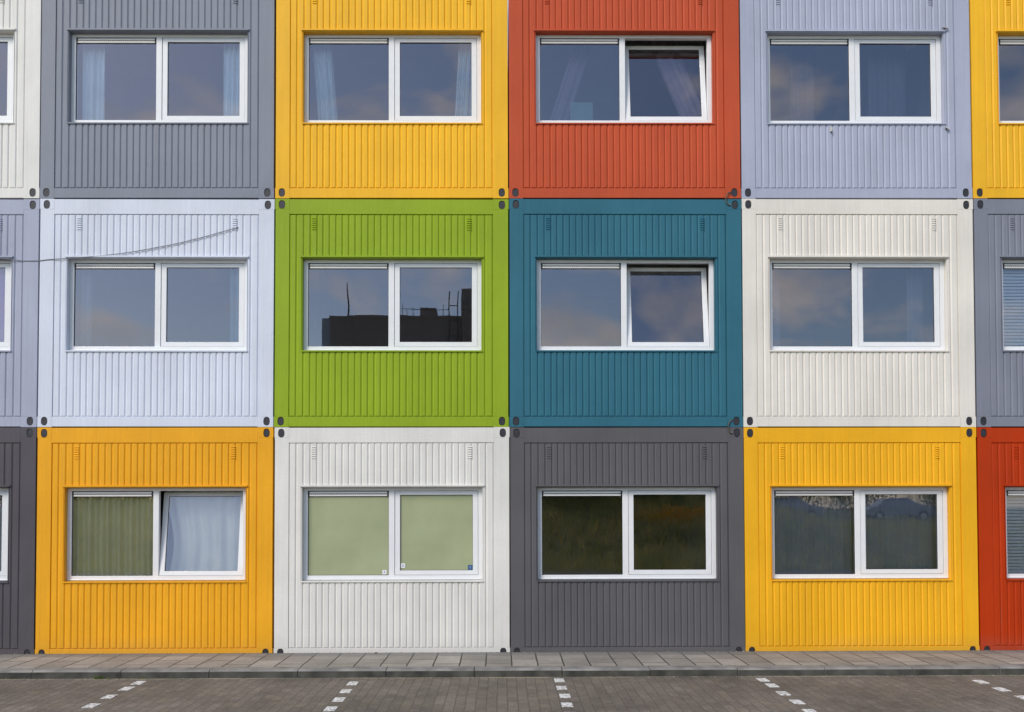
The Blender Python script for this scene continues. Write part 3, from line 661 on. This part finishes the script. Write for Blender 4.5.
# ------------------------------------------------------------------ what lies behind the camera and shows only in the glass
def bank_h(x, y):
    d = -16 - y
    if d < 0: return -.06
    s = min(1, d / 9); s = s * s * (3 - 2 * s)
    top = 2.15 - 1.15 * min(1, max(0, (x - 15) / 5)) + .25 * mnoise.noise(Vector((x * .12, y * .12, 0)))
    return -.06 + s * top
mb = MB(); nx, ny = 90, 24; xs = [-45 + 120 * a / nx for a in range(nx + 1)]; ys = [-15.4 - 44 * b_ / ny for b_ in range(ny + 1)]
mb.v = [(x, y, bank_h(x, y)) for y in ys for x in xs]
for a in range(ny):
    for b_ in range(nx): k = a * (nx + 1) + b_; mb.f.append((k, k + nx + 1, k + nx + 2, k + 1)); mb.mi.append(0)
struct(build('grass_bank', mb, [M_GRASS], smooth=True))
def leafy_mat(name, a, b_):
    m, t, b = base_mat(name); nn = t.nodes.new
    g = nn('ShaderNodeNewGeometry'); n = nn('ShaderNodeTexNoise'); n.inputs['Scale'].default_value = .9; n.inputs['Detail'].default_value = 4; t.links.new(g.outputs['Position'], n.inputs[0])
    n.inputs['Scale'].default_value = 1.6; n.inputs['Detail'].default_value = 8
    r = nn('ShaderNodeValToRGB'); r.color_ramp.elements[0].position = .40; r.color_ramp.elements[1].position = .60; r.color_ramp.elements[0].color = (*a, 1); r.color_ramp.elements[1].color = (*b_, 1)
    t.links.new(n.outputs[0], r.inputs[0]); t.links.new(r.outputs[0], b.inputs['Base Color']); b.inputs['Roughness'].default_value = .8
    tl = nn('ShaderNodeBsdfTranslucent'); mxs = nn('ShaderNodeMixShader'); mxs.inputs[0].default_value = .45; o_ = t.nodes['Material Output']
    t.links.new(r.outputs[0], tl.inputs[0]); t.links.new(b.outputs[0], mxs.inputs[1]); t.links.new(tl.outputs[0], mxs.inputs[2]); t.links.new(mxs.outputs[0], o_.inputs[0]); return m
mb = MB(); rr = random.Random(5)
for _ in range(48000):
    x = rr.uniform(-12, 32); y = -16.2 - 14 * rr.random() ** 1.2; z = bank_h(x, y); h = rr.uniform(.12, .5); a = rr.uniform(0, 6.28); wd = rr.uniform(.010, .024)
    mb.poly([(x - math.cos(a) * wd, y - math.sin(a) * wd, z - .05), (x + math.cos(a) * wd, y + math.sin(a) * wd, z - .05), (x + rr.uniform(-.3, .3), y + rr.uniform(-.3, .3), z + h)], 1 if (rr.random() < .05 and 7.5 < x < 12.5) else 0)
for _ in range(700):
    x = 12.2 + rr.gauss(0, .9); y = -20.6 + rr.gauss(0, .35); z = bank_h(x, y) + rr.uniform(.4, .7); u = rr.uniform(.03, .06)
    mb.poly([(x - u, y, z), (x, y - u, z + .01), (x + u, y, z), (x, y + u * .5, z + u)], 1)
o = build('tall_grass', mb, [leafy_mat('dry_grass', (.27, .33, .06), (.55, .48, .15)), simple('yellow_flower', (.7, .42, .03), .8)]); o['kind'] = 'stuff'
M_LEAF = leafy_mat('bush_leaves', (.07, .09, .03), (.18, .22, .06)); M_BARK = simple('bark', (.08, .06, .045), .9, noise=.2)
def bush(x, y, r_, h, lab):
    e = bpy.data.objects.new('bush', None); col.objects.link(e); e.location = (x, y, bank_h(x, y)); tag(e, lab, 'bush', 'bushes on the bank opposite')
    mb = MB(); st = MB()
    for _ in range(9):
        a = rr.uniform(0, 6.28); st.tube([(0, 0, -.1), (math.cos(a) * r_ * .3, math.sin(a) * r_ * .3, h * .45), (math.cos(a) * r_ * .7, math.sin(a) * r_ * .7, h * .85)], [.04, .025, .01], 5)
    cl = [(rr.gauss(0, .42) * r_, rr.gauss(0, .42) * r_, rr.uniform(.05, .95) * h, rr.uniform(.2, .4) * r_) for _ in range(34)]
    for c in cl:
        for _ in range(110):
            v = Vector((rr.gauss(0, 1), rr.gauss(0, 1), rr.gauss(0, 1))).normalized() * c[3] * rr.random() ** .4
            p = Vector(c[:3]) + v; u = Vector((rr.gauss(0, 1), rr.gauss(0, 1), rr.gauss(0, .6))).normalized() * .09; w_ = u.cross(Vector((rr.gauss(0, 1), rr.gauss(0, 1), rr.gauss(0, 1)))).normalized() * .045
            mb.poly([tuple(p - u), tuple(p + w_), tuple(p + u), tuple(p - w_)])
    build('stem', st, [M_BARK], e); build('foliage', mb, [M_LEAF], e)
for q in ((8.2, -25, 2.1, 2.0), (11.5, -26, 2.4, 2.3), (14.6, -27, 2.0, 2.0), (4.6, -27, 2.3, 2.6), (1.2, -28, 2.4, 2.9), (-2.4, -27, 2.4, 2.7), (-6, -28, 2.5, 3.0), (-9.6, -28, 2.4, 2.8), (-13, -28, 2.4, 3.4), (6.4, -31, 2.6, 3.3), (10.2, -31, 2.6, 3.4), (-.5, -32, 2.6, 3.4), (17.8, -34, 2.2, 2.6), (21.6, -52, 3.2, 4.0), (26, -52, 3.2, 4.2), (31, -53, 3.4, 4.2), (36, -52, 3.4, 4.4), *[(-23 + 3.3 * q_, -35 - (q_ % 2), 2.7, 3.5 + .5 * (q_ % 3)) for q_ in range(13)], (13.0, -33, 2.4, 2.6), (9.5, -33, 2.2, 2.2)):
    bush(*q, 'rounded green bush on the grass bank across the road')

# brick building across the road, mirrored in the green unit's window
m, t, b = base_mat('dark_brick'); nn = t.nodes.new
tcn = nn('ShaderNodeTexCoord'); brk = nn('ShaderNodeTexBrick'); brk.inputs['Scale'].default_value = 1; brk.inputs['Brick Width'].default_value = .22; brk.inputs['Row Height'].default_value = .07; brk.inputs['Mortar Size'].default_value = .008
brk.inputs['Color1'].default_value = (.34, .27, .24, 1); brk.inputs['Color2'].default_value = (.42, .33, .29, 1); brk.inputs['Mortar'].default_value = (.1, .09, .08, 1)
mpn = nn('ShaderNodeMapping'); mpn.inputs['Rotation'].default_value = (R(90), 0, 0); t.links.new(tcn.outputs['Object'], mpn.inputs[0]); t.links.new(mpn.outputs[0], brk.inputs[0]); t.links.new(brk.outputs[0], b.inputs['Base Color'])
M_DB = m
e = bpy.data.objects.new('brick_building', None); col.objects.link(e); e.location = (-6.3, -50, 0); tag(e, 'dark brick building with roof mast across the road, seen only mirrored in glass', 'building')
mb = MB(); mb.box(.9, 9.5, -8, 0, -.1, 14.3); mb.box(.85, 9.55, -8.05, .06, 14.3, 14.5); mb.box(9.55, 12.2, -9, .3, -.1, 16.2); build('wall', mb, [M_DB], e)
mb = MB(); mb.box(.25, .85, -8, -.4, -.1, 14.4); build('side_wall', mb, [simple('pale_render', (.5, .55, .65), .8, noise=.1, nscale=1)], e)
mb = MB(); mb.tube([(1.7, -2, 14), (1.72, -2, 15.5), (1.66, -2, 17.1)], [.06, .05, .03], 6); build('mast', mb, [M_PLUG], e)
mb = MB(); mb.box(6.6, 7.7, -4, -2, 14.4, 15.5); mb.box(1.2, 1.5, -3, -2.4, 14.4, 14.9); build('plant_room', mb, [M_DB], e)
mb = MB()
for x in (8.75, 9.35): mb.tube([(x, .9, 0), (x, .9, 15.9)], .04, 5)
for zz in range(1, 16): mb.tube([(8.75, .9, zz), (9.35, .9, zz)], .03, 5)
for x in (5.6, 5.9, 6.3, 7.2, 7.9, 8.3, 8.7): mb.tube([(x, -.1, 14.4), (x, -.1, 15.1 + .25 * math.sin(x * 7))], .022, 5)
mb.tube([(5.6, -.1, 15.0), (8.7, -.1, 14.95)], .02, 5)
build('scaffold', mb, [M_PLUG], e)

# two parked cars beyond the bank
def car(x, y, c, lab, rz=0):
    e = bpy.data.objects.new('parked_car', None); col.objects.link(e); e.location = (x, y, bank_h(x, y)); e.rotation_euler = (0, 0, rz); tag(e, lab, 'car', 'cars parked across the road')
    P = [(-2.1, .35), (-2.15, .75), (-1.95, .95), (-1.5, 1.0), (-.95, 1.42), (.5, 1.45), (1.2, 1.0), (1.95, .85), (2.15, .6), (2.1, .32)]
    mb = MB(); n = len(P); hw = lambda z: .86 if z < 1.05 else .66
    for s in (-1, 1): mb.v += [(p[0], s * hw(p[1]), p[1]) for p in P]
    for k in range(n): k2 = (k + 1) % n; mb.f.append((k, k2, n + k2, n + k)); mb.mi.append(0)
    mb.f.append(tuple(range(n))[::-1]); mb.f.append(tuple(range(n, 2 * n))); mb.mi += [0, 0]
    build('body', mb, [simple('car_paint', c, .3)], e, bevel=.05)
    wd = MB()
    for s in (-1, 1): wd.poly([(-1.3, s * .80, 1.02), (1.05, s * .80, 1.02), (.45, s * .70, 1.36), (-.9, s * .70, 1.36)])
    build('side_window', wd, [simple('car_glass', (.02, .025, .03), .1)], e)
    for wx in (-1.35, 1.35):
        for s in (-1, 1):
            q = MB(); q.tube([(wx, s * .68, .33), (wx, s * .88, .33)], .33, 18); o = build('wheel', q, [M_BLACK], e)
            q = MB(); q.tube([(wx, s * .70, .33), (wx, s * .89, .33)], .19, 12); build('rim', q, [M_VENT], o)
car(24, -48, (.42, .42, .44), 'white car parked across the road, the nearer of two, mirrored in glass', .1)
car(31, -48, (.34, .37, .42), 'pale car parked further along across the road, mirrored in glass', .05)

scene.render.engine = 'CYCLES'
scene.render.resolution_x = 1024; scene.render.resolution_y = 712
